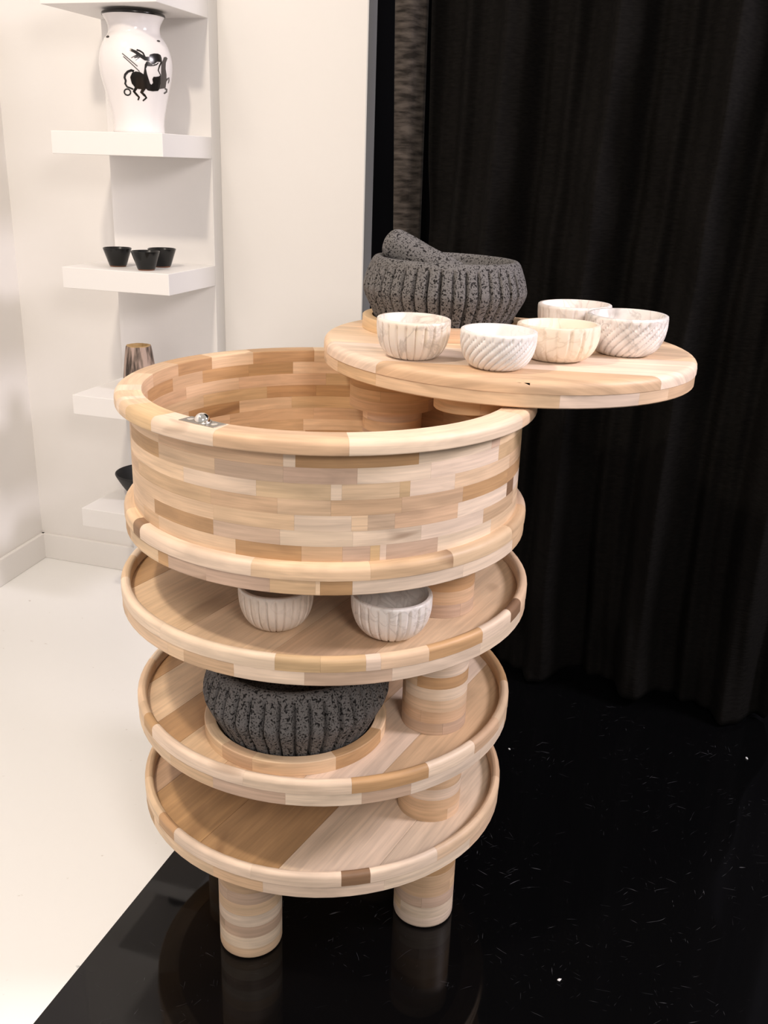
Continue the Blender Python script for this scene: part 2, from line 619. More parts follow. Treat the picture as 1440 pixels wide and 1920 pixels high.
# black wall behind the curtain
bm = bmesh.new()
box_bm(bm, (1.0, 0.42, 0), (3.6, 0.48, HGT), ROOM)
o = finish('wall_right', bm, M_DARKWALL); tag(o, kind='structure')
bm = bmesh.new()
box_bm(bm, (0.95, 0.06, 0), (1.0, 0.48, HGT), ROOM)
o = finish('wall_return', bm, M_DARKWALL); tag(o, kind='structure')

# ------------------------------------------------------------------ curtains
CB = Vector((0.13, 0.84, 0))
CDIR = Vector((0.889, -0.457, 0)).normalized()
CN = Vector((CDIR.y, -CDIR.x, 0))              # towards the viewer
if CN.y > 0: CN = -CN


def curtain_sheet(s0, s1, ns, nz, off, zfun, edge=None, thick=0.002):
    bm = bmesh.new()
    g = []
    for i in range(ns + 1):
        colv = []
        for j in range(nz + 1):
            a = i / ns
            zz = j / nz
            s = s0 + (s1 - s0) * a
            zb_ = zfun(s)
            z = zb_ + (2.35 - zb_) * zz ** 1.15
            if edge: s = s + edge(a, z)
            p = CB + CDIR * s + CN * off(s, z)
            colv.append(bm.verts.new((p.x, p.y, z)))
        g.append(colv)
    for i in range(ns):
        for j in range(nz):
            bm.faces.new((g[i][j], g[i + 1][j], g[i + 1][j + 1], g[i][j + 1]))
    return bm


def main_off(s, z):
    wv = 0.035 * math.sin(2 * PI * s / 0.205 + 0.8 * math.sin(1.7 * z + 3 * s) + 0.4)
    wv += 0.020 * math.sin(2 * PI * s / 0.117 + 1.3 * math.sin(2.3 * z + 1.0) + 5 * s)
    wv += 0.007 * math.sin(2 * PI * s / 0.047 + 2.0 * math.sin(3.1 * z) + 9 * s)
    # slanting creases
    wv += 0.007 * math.sin(38 * (s + 0.35 * z) + 2 * math.sin(6 * z)) * math.exp(-((s - 0.55) / 0.4) ** 2)
    wv += 0.005 * math.sin(31 * (s - 0.5 * z) + 1.5 * math.sin(9 * z + 4 * s))
    return wv - 0.02 + 0.03 * max(0.0, 0.5 - z) * math.sin(2 * PI * s / 0.31)


def solid(o, t):
    md = o.modifiers.new('thickness', 'SOLIDIFY')
    md.thickness = t
    md.offset = -1


bm = curtain_sheet(0.075, 0.925, 220, 90, main_off, lambda s: 0.006 + 0.018 * (0.5 + 0.5 * math.sin(s * 11 + 1.0)),
                   edge=lambda a, z: (0.022 * math.sin(9.5 * z + 0.6) + 0.012 * math.sin(23 * z)) * max(0.0, (a - 0.85) / 0.15))
cur = finish('black_curtain', bm, M_CURTAIN, smooth=80)
solid(cur, 0.003)
tag(cur, 'long black cloth curtain hanging in folds behind the wooden stand', 'curtain')


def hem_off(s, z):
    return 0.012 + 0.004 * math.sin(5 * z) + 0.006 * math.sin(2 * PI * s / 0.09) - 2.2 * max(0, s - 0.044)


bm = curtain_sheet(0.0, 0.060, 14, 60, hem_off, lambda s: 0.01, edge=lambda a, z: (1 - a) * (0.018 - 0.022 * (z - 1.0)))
o = finish('hem_band', bm, M_HEM, parent=cur, smooth=80)  # left edge of the curtain, in a browner and paler cloth colour
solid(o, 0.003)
tag(o, 'brown-black woven strip along the curtain edge')


def back_off(s, z):
    return -0.14 + 0.03 * math.sin(2 * PI * s / 0.17 + 0.5 * math.sin(2 * z)) + 0.008 * math.sin(2 * PI * s / 0.06)


bm = curtain_sheet(0.86, 1.9, 120, 40, back_off, lambda s: 0.008)
o = finish('charcoal_curtain', bm, M_CURTAIN2, smooth=80)
solid(o, 0.003)
tag(o, 'charcoal cloth curtain peeking out behind the right edge of the black one', 'curtain')

# ------------------------------------------------------------------ wall shelf unit
SX0, SX1, SD, PT = 0.345, 0.63, 0.277, 0.047
shelf = empty('wall_shelf', A0 + U_ * SX0)
shelf.matrix_world = Matrix.Translation(A0 + U_ * SX0) @ RM
SW = SX1 - SX0
tag(shelf, 'tall white open shelf unit with five thick boards against the white wall', 'shelf')
bm = bmesh.new()
box_bm(bm, (0, -PT, 0.08), (SW, -0.0005, 2.2), None, 0.001)
finish('back_panel', bm, M_SHELF, parent=shelf)
STOP = [1.508, 1.2035, 0.903, 0.5935, 0.2945]
for zt_ in STOP:
    bm = bmesh.new()
    box_bm(bm, (0, -SD, zt_ - 0.049), (SW, -PT - 0.0002, zt_), None, 0.0012)
    finish('shelf_board', bm, M_SHELF, parent=shelf)


def on_shelf(s, d, z): return A0 + U_ * s + NN * d + Vector((0, 0, z))


# --- vase
VP = [(0.0, 0.0), (0.056, 0.0), (0.0585, 0.004), (0.0575, 0.018), (0.060, 0.040), (0.069, 0.080), (0.0775, 0.115),
      (0.081, 0.140), (0.0800, 0.160), (0.0745, 0.180), (0.0655, 0.197), (0.0585, 0.206), (0.0565, 0.215),
      (0.0580, 0.227), (0.0645, 0.239), (0.0690, 0.245)]


def vr(z):
    pr = VP[2:]
    if z <= pr[0][1]: return pr[0][0]
    for (r0, z0), (r1, z1) in zip(pr[:-1], pr[1:]):
        if z <= z1:
            return r0 + (r1 - r0) * (z - z0) / (z1 - z0)
    return pr[-1][0]


def smooth_prof(pr, k=4):
    out = [pr[0]]
    for i in range(len(pr) - 1):
        p0 = pr[max(i - 1, 0)]; p1 = pr[i]; p2 = pr[i + 1]; p3 = pr[min(i + 2, len(pr) - 1)]
        for j in range(1, k + 1):
            t = j / k
            q = []
            for c in (0, 1):
                q.append(0.5 * (2 * p1[c] + (p2[c] - p0[c]) * t + (2 * p0[c] - 5 * p1[c] + 4 * p2[c] - p3[c]) * t * t
                                + (-p0[c] + 3 * p1[c] - 3 * p2[c] + p3[c]) * t ** 3))
            out.append((max(q[0], 0), q[1]))
    return out


vpos = on_shelf(0.508, 0.168, STOP[1])
vase = empty('ceramic_vase', vpos)
tag(vase, 'white glazed ceramic vase painted with a black horse figure on the shelf', 'vase')
body_prof = [VP[0], VP[1]] + smooth_prof(VP[2:], 4)
VS = body_prof[2:]


def vr(z):
    best = VS[-1][0]
    for (r0, z0), (r1, z1) in zip(VS[:-1], VS[1:]):
        if z0 <= z <= z1 and z1 > z0:
            return r0 + (r1 - r0) * (z - z0) / (z1 - z0)
    return best if z > 0.1 else VS[0][0]


inner = [(0.064, 0.246), (0.055, 0.238), (0.047, 0.226), (0.045, 0.214), (0.05, 0.2), (0.07, 0.16), (0.05, 0.03), (0, 0.02)]
bm = bmesh.new()
lathe_bm(bm, body_prof + inner, 96, cap=False)
finish('vase_body', bm, M_GLAZE_W, parent=vase, smooth=60)
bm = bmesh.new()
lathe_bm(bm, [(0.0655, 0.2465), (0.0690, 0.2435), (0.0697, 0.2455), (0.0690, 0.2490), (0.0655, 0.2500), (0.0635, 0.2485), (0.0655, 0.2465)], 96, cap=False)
finish('vase_lip', bm, M_GLAZE_K, parent=vase, smooth=60)  # separate black ring set on the vase's top edge
tag(bpy.data.objects['vase_lip'], 'black ring on the lip')
VPHI = math.atan2(-1.35949 - vpos.y, 0 - vpos.x)


def vmap(X, Y):
    """drawing coordinates (crop of the motif) -> point on the vase wall."""
    lat = (210 + X / 11.077 - 256.5) / 822.0
    z = (251.4 - (60 + Y / 11.077)) / 897.0
    r = vr(z) + 0.0007
    a = VPHI + math.asin(max(-0.98, min(0.98, lat / r)))
    return (r * math.cos(a), r * math.sin(a), z)


def paint(name, polys, mat):
    bm = bmesh.new()
    for pl in polys:
        vs_ = [bm.verts.new((x, y, 0)) for x, y in pl]
        try:
            f = bm.faces.new(vs_)
        except ValueError:
            continue
    bmesh.ops.triangulate(bm, faces=bm.faces[:])
    for _ in range(3):
        es = [e for e in bm.edges if e.calc_length() > 45]
        if es: bmesh.ops.subdivide_edges(bm, edges=es, cuts=1)
        bmesh.ops.triangulate(bm, faces=bm.faces[:])
    for v in bm.verts:
        v.co = Vector(vmap(v.co.x, v.co.y))
    bm.normal_update()
    me = bpy.data.meshes.new(name)
    # orient outwards
    for f in bm.faces:
        c = f.calc_center_median()
        if f.normal.dot(Vector((c.x, c.y, 0))) < 0: f.normal_flip()
    for f in bm.faces: f.smooth = True
    bm.to_mesh(me); bm.free()
    me.materials.append(mat)
    o = bpy.data.objects.new(name, me)
    COL.objects.link(o)
    o.parent = vase
    return o


def stroke(pts, w0, w1=None):
    w1 = w0 if w1 is None else w1
    out = []
    n = len(pts)
    L, Rr = [], []
    for i, (x, y) in enumerate(pts):
        a = pts[max(i - 1, 0)]; b = pts[min(i + 1, n - 1)]
        dx, dy = b[0] - a[0], b[1] - a[1]
        l = math.hypot(dx, dy) or 1
        ww = (w0 + (w1 - w0) * i / (n - 1)) / 2
        L.append((x - dy / l * ww, y + dx / l * ww)); Rr.append((x + dy / l * ww, y - dx / l * ww))
    for i in range(n - 1):
        out.append([L[i], L[i + 1], Rr[i + 1], Rr[i]])
    return out


P_ = []
P_.append([(390, 990), (430, 900), (500, 868), (590, 875), (655, 915), (700, 1000), (700, 1205), (660, 1200), (600, 1215), (540, 1215), (470, 1180), (415, 1110)])
P_.append([(655, 920), (672, 830), (690, 720), (730, 650), (760, 690), (708, 800), (722, 900), (700, 1000)])
P_.append([(700, 1000), (722, 900), (750, 1000), (776, 1092), (780, 1238), (720, 1232), (700, 1205)])
P_.append([(776, 1092), (800, 1112), (835, 1075), (900, 1080), (960, 1180), (930, 1225), (820, 1242), (780, 1238)])
P_.append([(835, 1075), (825, 1000), (850, 950), (900, 945), (960, 930), (1000, 890), (985, 1060), (960, 1180), (900, 1080)])
P_ += stroke([(470, 870), (420, 850), (350, 880), (295, 940), (280, 1000), (300, 1060), (285, 1120), (320, 1180), (380, 1200), (440, 1225)], 52, 30)
P_ += stroke([(500, 1190), (450, 1270), (500, 1330), (545, 1380), (520, 1440)], 60, 28)
P_ += stroke([(650, 1190), (600, 1280), (650, 1330), (690, 1380), (615, 1450)], 75, 26)
P_ += stroke([(320 + 62 * math.cos(t * PI / 8), 1285 + 62 * math.sin(t * PI / 8)) for t in range(17)], 28)
P_.append([(780, 560), (800, 510), (880, 480), (960, 475), (1010, 495), (1030, 560), (1000, 640), (940, 640), (900, 600), (880, 690), (830, 700), (790, 640)])
P_ += stroke([(1010, 560), (1020, 640), (980, 720), (950, 810), (990, 900)], 34, 16)
P_ += stroke([(370, 425), (440, 445), (520, 480), (600, 540), (700, 600), (790, 600)], 44, 85)
P_ += stroke([(545, 435), (610, 455), (665, 490), (700, 570)], 34, 30)
P_ += stroke([(570, 520), (540, 580), (490, 600)], 60, 14)
P_ += stroke([(600, 560), (560, 610), (515, 650)], 34, 10)
P_ += stroke([(540, 545), (480, 575), (430, 605)], 24, 8)
P_ += stroke([(860, 720), (920, 700), (960, 660)], 26, 16)
o = paint('painted_horse', P_, M_GLAZE_K)
tag(o, 'black painted horse with a figure bending backwards over it')
Q_ = []
Q_.append([(1020, 660), (1060, 580), (1075, 530), (1120, 515), (1150, 540), (1110, 640), (1100, 760), (1115, 880), (1110, 1000), (1085, 1150), (960, 1185), (985, 1060), (1005, 900), (1010, 780)])
Q_.append([(745, 640), (830, 700), (870, 735), (800, 745), (740, 745)])
Q_ += stroke([(1090, 1010), (1130, 960), (1165, 925), (1165, 990), (1145, 1045)], 34, 14)
Q_ += stroke([(1070, 1165), (1110, 1170), (1105, 1220), (1050, 1265)], 36, 28)
Q_ += stroke([(260, 520), (545, 765)], 16)
Q_ += stroke([(280, 580), (580, 865)], 16)
o = paint('painted_shading', Q_, M_GLAZE_G)
o = paint('painted_dot', [[(-10 + 34 * math.cos(t * PI / 6), 165 + 26 * math.sin(t * PI / 6)) for t in range(12)]], M_GLAZE_K)
o = paint('painted_dot', [[(985 + 34 * math.cos(t * PI / 6), 205 + 20 * math.sin(t * PI / 6)) for t in range(12)]], M_GLAZE_G)

# --- three small black cups
CUP = [(0.0, 0.0), (0.0185, 0.0), (0.0192, 0.0015)]
cup_w = [(0.0192, 0.002), (0.0205, 0.003), (0.0335, 0.041), (0.0338, 0.0425), (0.0325, 0.0435), (0.0312, 0.042), (0.019, 0.006), (0.0, 0.005)]
for (s, d, rz, lab) in ((0.447, 0.196, 0.3, 'small black glazed cup standing alone nearest the shelf left end'),
                        (0.545, 0.230, 1.1, 'small black glazed cup in front, overlapping the cup behind it'),
                        (0.540, 0.148, 2.0, 'small black glazed cup at the back, partly hidden by the front cup')):
    c = empty('black_cup', on_shelf(s, d, STOP[2] + 0.0003), (0, 0, rz))
    tag(c, lab, 'cup', 'black cups on the middle shelf')
    bm = bmesh.new(); lathe_bm(bm, cup_w, 40, lambda th, i, r, z: r * (1 + 0.012 * math.sin(3 * th + 40 * z)), cap=False)
    finish('cup_body', bm, M_CUP, parent=c, smooth=50)
    bm = bmesh.new(); lathe_bm(bm, [(0, 0), (0.0185, 0), (0.0196, 0.002), (0.0192, 0.0035), (0, 0.0035)], 40, cap=False)
    o = finish('cup_foot', bm, M_CLAY, parent=c, smooth=50)
    o['label'] = 'brown unglazed foot'

# --- bark textured vessel
lg = empty('stone_vessel', on_shelf(0.462, 0.150, STOP[3] + 0.0003), (0, 0, 0.4))
tag(lg, 'small tapered vessel of striped brown petrified wood on the shelf', 'vessel')
lgp = [(0.0, 0.0), (0.040, 0.0), (0.043, 0.004), (0.042, 0.02), (0.039, 0.05), (0.035, 0.08), (0.031, 0.108), (0.029, 0.111)]
bm = bmesh.new()
lathe_bm(bm, smooth_prof(lgp, 3), 72, lambda th, i, r, z: r * (1 + 0.03 * math.sin(5 * th + 1.0) + 0.02 * math.sin(13 * th + 9 * z) + 0.012 * math.sin(29 * th)), cap=False)
finish('vessel_body', bm, M_BARK, parent=lg, smooth=60)
bm = bmesh.new()
lathe_bm(bm, [(0.0295, 0.1085), (0.0295, 0.1125), (0.024, 0.1125), (0.022, 0.10), (0.018, 0.05), (0, 0.045)], 72,
         lambda th, i, r, z: r * (1 + 0.03 * math.sin(5 * th + 1.0) + 0.02 * math.sin(13 * th + 1)), cap=False)
finish('vessel_rim', bm, M_BARKTOP, parent=lg, smooth=60)

# --- black bowl on the lowest shelf
bm = bmesh.new()
lathe_bm(bm, smooth_prof([(0, 0), (0.028, 0.0), (0.034, 0.004), (0.055, 0.026), (0.074, 0.058), (0.0785, 0.068), (0.0755, 0.070), (0.070, 0.060), (0.050, 0.028), (0.03, 0.010), (0, 0.007)], 3), 64, cap=False)
o = finish('black_bowl', bm, M_BOWLK, smooth=60)
o.location = on_shelf(0.452, 0.135, STOP[4] + 0.0003)
tag(o, 'matte black flared bowl on the lowest visible shelf board', 'bowl')

# ------------------------------------------------------------------ tiered stand
T = 0.0195
ZR = 0.8535
ZB = 0.6937
stand = empty('tiered_stand')
tag(stand, 'round tiered stand of laminated pale wood blocks with drum and swung-out lid', 'stand')


def layer(prof, seams, parent, name='wood_block', gap=0.00012, rest='LMPLGPDLM', center=None, step=5.0, avg=26):
    """seams: [(deg,tone)...] for the part facing the room; the rest of the circle is filled in at random."""
    sm = list(seams)
    a_end = sm[0][0] + 360
    a = sm[-1][0]
    last = a + rnd.uniform(0.7, 1.2) * avg
    while last < a_end - avg * 0.5:
        sm.append((last, rnd.choice(rest)))
        last += rnd.uniform(0.6, 1.3) * avg
    for i, (a, c) in enumerate(sm):
        b = sm[i + 1][0] if i + 1 < len(sm) else a_end
        bm = arc_block(prof, a, b, gap, step)
        finish(name, bm, M_WOOD, parent=parent, smooth=32, color=tone(c))


def core(name, r0, r1, z0, z1, parent=stand, n=96):
    bm = bmesh.new()
    if r0 > 0:
        lathe_bm(bm, [(r0, z0), (r1, z0), (r1, z1), (r0, z1), (r0, z0)], n, cap=False)
    else:
        lathe_bm(bm, [(0, z0), (r1, z0), (r1, z1), (0, z1)], n, cap=False)
    return finish(name, bm, M_JOINT, parent=parent, smooth=40)


# --- drum
RDI, RDO = 0.2625, 0.2814
drum = core('drum', RDI + 0.003, RDO - 0.003, ZB - 0.01, ZR - 0.006)
layer(rounded(RDI, 0.300, ZR - T, ZR, ro=0.0085, ri=0.0015, rob=0.002),
      [(170, 'L'), (186, 'P'), (193, 'L'), (200.6, 'P'), (204, 'L'), (209.8, 'Y'), (223.4, 'P'), (243.2, 'M'), (274.7, 'P'), (327.6, 'L')], drum, name='rim_block')
DR = [
    [(200.2, 'L'), (220.6, 'M'), (259.2, 'P'), (262.2, 'D'), (293.0, 'P'), (318.2, 'G'), (322.6, 'L')],
    [(198.6, 'D'), (220.3, 'L'), (240.9, 'G'), (259.2, 'G'), (277.2, 'P'), (296.6, 'P'), (322.3, 'Y')],
    [(196.5, 'L'), (230.5, 'P'), (252.3, 'L'), (270.8, 'P'), (273.5, 'L'), (288.1, 'Y'), (290.9, 'P'), (304.4, 'L')],
    [(206.2, 'M'), (239.4, 'M'), (257.7, 'L'), (270.9, 'M'), (288.8, 'M'), (307.5, 'D')],
    [(197.6, 'L'), (240.1, 'L'), (261.9, 'P'), (276.0, 'L'), (280.1, 'G'), (287.1, 'M'), (306.0, 'P'), (329.7, 'B'), (335.7, 'P')],
    [(198.1, 'L'), (216.6, 'D'), (239.9, 'G'), (258.3, 'P'), (276.4, 'P'), (294.6, 'P'), (316.6, 'M')],
    [(208.8, 'M'), (218.5, 'L'), (246.4, 'D'), (263.7, 'M'), (273.9, 'G'), (280.9, 'Y'), (283.4, 'P'), (285.1, 'G'), (299.8, 'P'), (320.9, 'L')]]
TD = (ZR - T - ZB) / 7
for i, row in enumerate(DR):
    z1 = ZR - T - TD * i
    layer([(RDI, z1 - TD + 0.00005), (RDO, z1 - TD + 0.00005), (RDO, z1 - 0.00005), (RDI, z1 - 0.00005)], row, drum, rest='MLDMLMLYM', gap=0.00012)


def plank_disc(parent, r_levels, seams, tones, ang, name='floor_plank', gap=0.0006, nseg=14):
    """straight planks filling a disc.  r_levels: [(r,z)] from bottom to top; seams: offsets across the planks."""
    ca, sa = math.cos(math.radians(ang)), math.sin(math.radians(ang))
    rmax = max(r for r, z in r_levels)
    edges = [-rmax] + list(seams) + [rmax]
    for k in range(len(edges) - 1):
        c0_, c1_ = edges[k] + gap / 2, edges[k + 1] - gap / 2
        bm = bmesh.new()
        uvl = bm.loops.layers.uv.verify()
        loops, info = [], {}
        # cosine-spaced sampling so the round ends stay smooth
        t0, t1 = math.asin(max(-1, c0_ / rmax)), math.asin(min(1, c1_ / rmax))
        ns = max(3, int(abs(t1 - t0) / math.radians(4)))
        for (r, z) in r_levels:
            right, left = [], []
            for i in range(ns + 1):
                c = rmax * math.sin(t0 + (t1 - t0) * i / ns)
                c = max(c0_, min(c1_, c))
                cc = max(-r * 0.99999, min(r * 0.99999, c if abs(c) < rmax * 0.999 else c / rmax * r))
                ee = math.sqrt(max(r * r - cc * cc, 1e-10))
                right.append((ee, cc)); left.append((-ee, cc))
            ring = []
            for (e_, c_) in right + left[::-1]:
                v = bm.verts.new((e_ * ca - c_ * -sa, e_ * sa + c_ * -ca, z))
                info[v] = (e_, c_ + z)
                ring.append(v)
            loops.append(ring)
        m = len(loops[0])
        for a, b in zip(loops[:-1], loops[1:]):
            for j in range(m):
                bm.faces.new((a[j], a[(j + 1) % m], b[(j + 1) % m], b[j]))
        bm.faces.new(loops[0]); bm.faces.new(loops[-1])
        off = rnd.uniform(0, 9)
        for f in bm.faces:
            for l in f.loops:
                uu, vv = info[l.vert]
                l[uvl].uv = (uu * 0.7 + off, vv * 0.6 + off)
        bmesh.ops.remove_doubles(bm, verts=bm.verts[:], dist=1e-5)
        finish(name, bm, M_WOOD, parent=parent, smooth=32, color=tone(tones[k]))


# drum floor (two layers: the projecting base ring)
base = core('drum_base', 0.0, 0.284, ZB - 2 * T + 0.001, ZB - 0.004)
layer(rounded(0.235, 0.2959, ZB - T, ZB, ro=0.009), [(198.8, 'L'), (207.8, 'B'), (212.7, 'P'), (251.8, 'L'), (280.5, 'M'), (302.9, 'L'), (328.8, 'M')], base)
layer([(0.235, ZB - 2 * T), (0.2940, ZB - 2 * T), (0.2947, ZB - 2 * T + 0.001), (0.2947, ZB - T), (0.235, ZB - T)],
      [(203.3, 'L'), (221.9, 'D'), (226.2, 'G'), (239.2, 'G'), (256.4, 'M'), (267.4, 'L'), (268.5, 'D'), (276.2, 'P'), (306.6, 'P')], base)
plank_disc(base, [(0.234, ZB - T), (0.234, ZB - 0.002)], [-0.13, -0.02, 0.09], 'MLDL', 58)

# --- three trays


def tray(z, R, Ri, top, low, seams, tones):
    tr = core('tray', 0.0, R - 0.012, z - 2 * T + 0.001, z - T - 0.007)
    layer(rounded(Ri, R, z - T + 0.0002, z, ro=0.007, ri=0.0065), top, tr, name='rim_block')
    layer([(0.255, z - 2 * T), (R - 0.0018, z - 2 * T), (R - 0.0006, z - 2 * T + 0.0012), (R - 0.0006, z - T), (Ri + 0.0016, z - T), (Ri + 0.0016, z - T - 0.0064), (0.255, z - T - 0.0064)], low, tr)
    plank_disc(tr, [(Ri + 0.001, z - T - 0.006), (Ri + 0.001, z - T)], seams, tones, 58)
    return tr


Z1, Z2, Z3 = 0.5742, 0.3823, 0.2274
tray(Z1, 0.3075, 0.2936,
     [(191.5, 'P'), (224.7, 'P'), (258.1, 'Y'), (268.8, 'Y'), (279.5, 'P'), (283.1, 'L'), (295.6, 'D'), (313.0, 'P'), (327.1, 'B'), (335.1, 'L')],
     [(204.3, 'L'), (227.4, 'L'), (233.1, 'M'), (247.8, 'P'), (265.1, 'G'), (286.0, 'P'), (312.5, 'P')],
     [-0.212, -0.06, 0.075, 0.19], 'DLLML')
tray(Z2, 0.2942, 0.2804,
     [(197.8, 'L'), (204.9, 'D'), (212.0, 'P'), (248.3, 'P'), (277.2, 'D'), (299.1, 'P'), (316.8, 'M'), (331.9, 'L')],
     [(203.3, 'L'), (222.2, 'M'), (238.9, 'G'), (259.9, 'P'), (279.9, 'G'), (293.8, 'P'), (320.2, 'P')],
     [-0.236, -0.149, -0.087, 0.0, 0.112, 0.199], 'DLDLMPM')
tray(Z3, 0.2914, 0.2782,
     [(192.2, 'L'), (211.8, 'D'), (221.1, 'P'), (249.7, 'P'), (275.0, 'B'), (283.1, 'P'), (304.4, 'L'), (324.5, 'L')],
     [(207.1, 'L'), (237.4, 'M'), (253.2, 'P'), (287.2, 'P'), (319.0, 'L')],
     [-0.184, -0.05, 0.080, 0.2], 'MDDPP')

# --- legs and posts: stacked discs, some of them of two halves
RL = 0.0486
L1, L2, L3, L4 = (-0.112, -0.162), (0.165, -0.105), (0.105, 0.166), (-0.165, 0.105)


def column(name, xy, z0, z1, tones, r=RL, foot=False, splits=()):
    p = core(name, 0.0, r - 0.002, z0 + 0.004, z1 - 0.001, n=40)
    p.location = (xy[0], xy[1], 0)
    n = len(tones)
    h = (z1 - z0) / n
    for i in range(n):
        za, zb_ = z0 + i * h, z0 + (i + 1) * h
        rb = 0.006 if (foot and i == 0) else 0.0
        prof = [(0.006, za)]
        if rb:
            for k in range(4):
                a = -PI / 2 + PI / 2 * k / 3
                prof.append((r - rb + rb * math.cos(a), za + rb + rb * math.sin(a)))
        else:
            prof.append((r, za + 0.00006))
        prof += [(r, zb_ - 0.00006), (0.006, zb_ - 0.00006)]
        c = tones[i]
        # rotate the pair of halves so the joint shows on some layers only
        a0 = splits[i] if i < len(splits) else rnd.uniform(0, 360)
        cut = rnd.choice((140, 180, 220))
        nb = rnd.choice('LMGL') if rnd.random() < 0.45 else c
        for (aa, ab, cc) in ((a0, a0 + cut, c), (a0 + cut, a0 + 360, nb)):
            bm = arc_block(prof, aa, ab, 0.0002, 9.0)
            finish('wood_disc', bm, M_WOOD, parent=p, smooth=40, color=tone(cc))
    return p


ZL = Z3 - 2 * T
column('leg', L1, 0.0005, ZL, 'LPGPLGMLM', foot=True, splits=(200, 200, 220, 180, 190, 230, 190, 235, 200))
column('leg', L2, 0.0005, ZL, 'PPGMMDGML', foot=True, splits=(200, 215, 260, 180, 190, 200, 190, 235, 200))
column('leg', L3, 0.0005, ZL, 'LPGMLGMPM', foot=True)
column('leg', L4, 0.0005, ZL, 'LPGMLGMPM', foot=True)
for (za, zb_, tn, sp) in ((Z3 - T, Z2 - 2 * T, 'LMPMGLL', (300, 160, 180, 200, 200, 200, 200)),
                          (Z2 - T, Z1 - 2 * T, 'GMLPDPPMG', (280, 240, 200, 200, 230, 200, 200, 200, 200)),
                          (Z1 - T, ZB - 2 * T, 'GMDPLM'[0:5], (300, 200, 190, 270, 200))):
    column('post', L2, za + 0.0003, zb_, tn, splits=sp)
    column('post', L3, za + 0.0003, zb_, ''.join(rnd.choice('LMGP') for _ in tn))
# the pivot post inside the drum with its wider collar
column('post', L3, ZB - 0.0015, 0.785, 'MLDLP', splits=(200, 190, 250, 200, 210))
pc = column('pivot_collar', L3, 0.7852, 0.8560, 'MYDM', r=0.0705, splits=(180, 250, 200, 200))

# --- ball catch let into the rim
ca_ = math.radians(236.3)
catch_p = Vector((0.2742 * math.cos(ca_), 0.2742 * math.sin(ca_), ZR))
bm = bmesh.new()
box_bm(bm, (-0.029, -0.0112, -0.0005), (0.029, 0.0112, 0.0008), None, 0.0002)
cat = finish('ball_catch', bm, M_STEEL, parent=stand)
cat.location = catch_p
cat.rotation_euler = (0, 0, ca_ + PI / 2 - 0.06)
cat['label'] = 'steel ball catch plate'
bm = bmesh.new()
bmesh.ops.create_uvsphere(bm, u_segments=32, v_segments=20, radius=0.0095)
o = finish('ball', bm, M_CHROME, parent=cat, smooth=60)
o.location = (0, 0, 0.0022)
bm = bmesh.new()
lathe_bm(bm, [(0.0098, 0.0006), (0.0118, 0.0006), (0.0112, 0.0022), (0.0098, 0.0024)], 32, cap=False)
finish('ball_collar', bm, M_STEEL, parent=cat, smooth=40)
for sx in (-1, 1):
    bm = bmesh.new()
    lathe_bm(bm, [(0, 0.0009), (0.0030, 0.0009), (0.0042, 0.0007), (0.0044, 0.0012), (0.0030, 0.0016), (0.0, 0.0017)], 20, cap=False)
    o = finish('screw', bm, M_SCREW, parent=cat, smooth=40)
    o.location = (sx * 0.0195, 0.0, 0)

# --- the lid, swung out on its pivot and sagging slightly
LX, LY, LZ, LK, LT, LR = 0.285, 0.154, 0.8935, 0.0167, 0.0188, 0.293


def lid_z(x): return LZ - LK * (x - LX)


bm = bmesh.new()
lathe_bm(bm, [(0, -2 * LT + 0.002), (LR - 0.006, -2 * LT + 0.002), (LR - 0.006, -0.012), (0, -0.012)], 96, cap=False)
lid = finish('lid', bm, M_JOINT, parent=stand, smooth=40)
lid.location = (LX, LY, LZ)
lid.rotation_euler = (0, math.atan(LK), 0)
lv = [(LR, -LT + 0.0002), (LR, -0.010)]
for k in range(1, 6):
    a = PI / 2 * k / 5
    lv.append((LR - 0.010 + 0.010 * math.cos(a), -0.010 + 0.010 * math.sin(a)))
plank_disc(lid, lv, [-0.216, -0.085, 0.035, 0.15], 'MPLLM', 174.0, name='lid_plank', gap=0.0003)
layer([(0.2, -2 * LT), (LR - 0.0025, -2 * LT), (LR - 0.001, -2 * LT + 0.0015), (LR - 0.001, -LT), (0.2, -LT)],
      [(189.6, 'L'), (201.4, 'Y'), (221.5, 'L'), (274.1, 'P'), (298.4, 'L'), (311.1, 'M'), (340, 'L')], lid, rest='LPML')
bo = core('lid_boss', 0.0, 0.048, 0.832, 0.8555, n=40)
bo.location = (0.200, -0.036, 0)
for (aa, ab, cc) in ((100, 280, 'Y'), (280, 460, 'M')):
    bm = arc_block([(0.004, 0.8315), (0.0495, 0.8315), (0.0505, 0.8325), (0.0505, 0.8555), (0.004, 0.8555)], aa, ab, 0.0002, 9.0)
    finish('wood_disc', bm, M_WOOD, parent=bo, smooth=40, color=tone(cc))

# ------------------------------------------------------------------ stone mortars, pestle, ring coasters
MP = [(0.0, 0.002), (0.100, 0.0), (0.1085, 0.003), (0.113, 0.014), (0.1235, 0.036), (0.1325, 0.053), (0.1362, 0.064), (0.1362, 0.072),
      (0.1318, 0.089), (0.1245, 0.107), (0.1215, 0.1125), (0.1170, 0.1165), (0.1100, 0.1165), (0.1040, 0.110), (0.0980, 0.085), (0.080, 0.050), (0.045, 0.034), (0.0, 0.030)]


def sp_range(prof, k=3): return smooth_prof(prof, k)


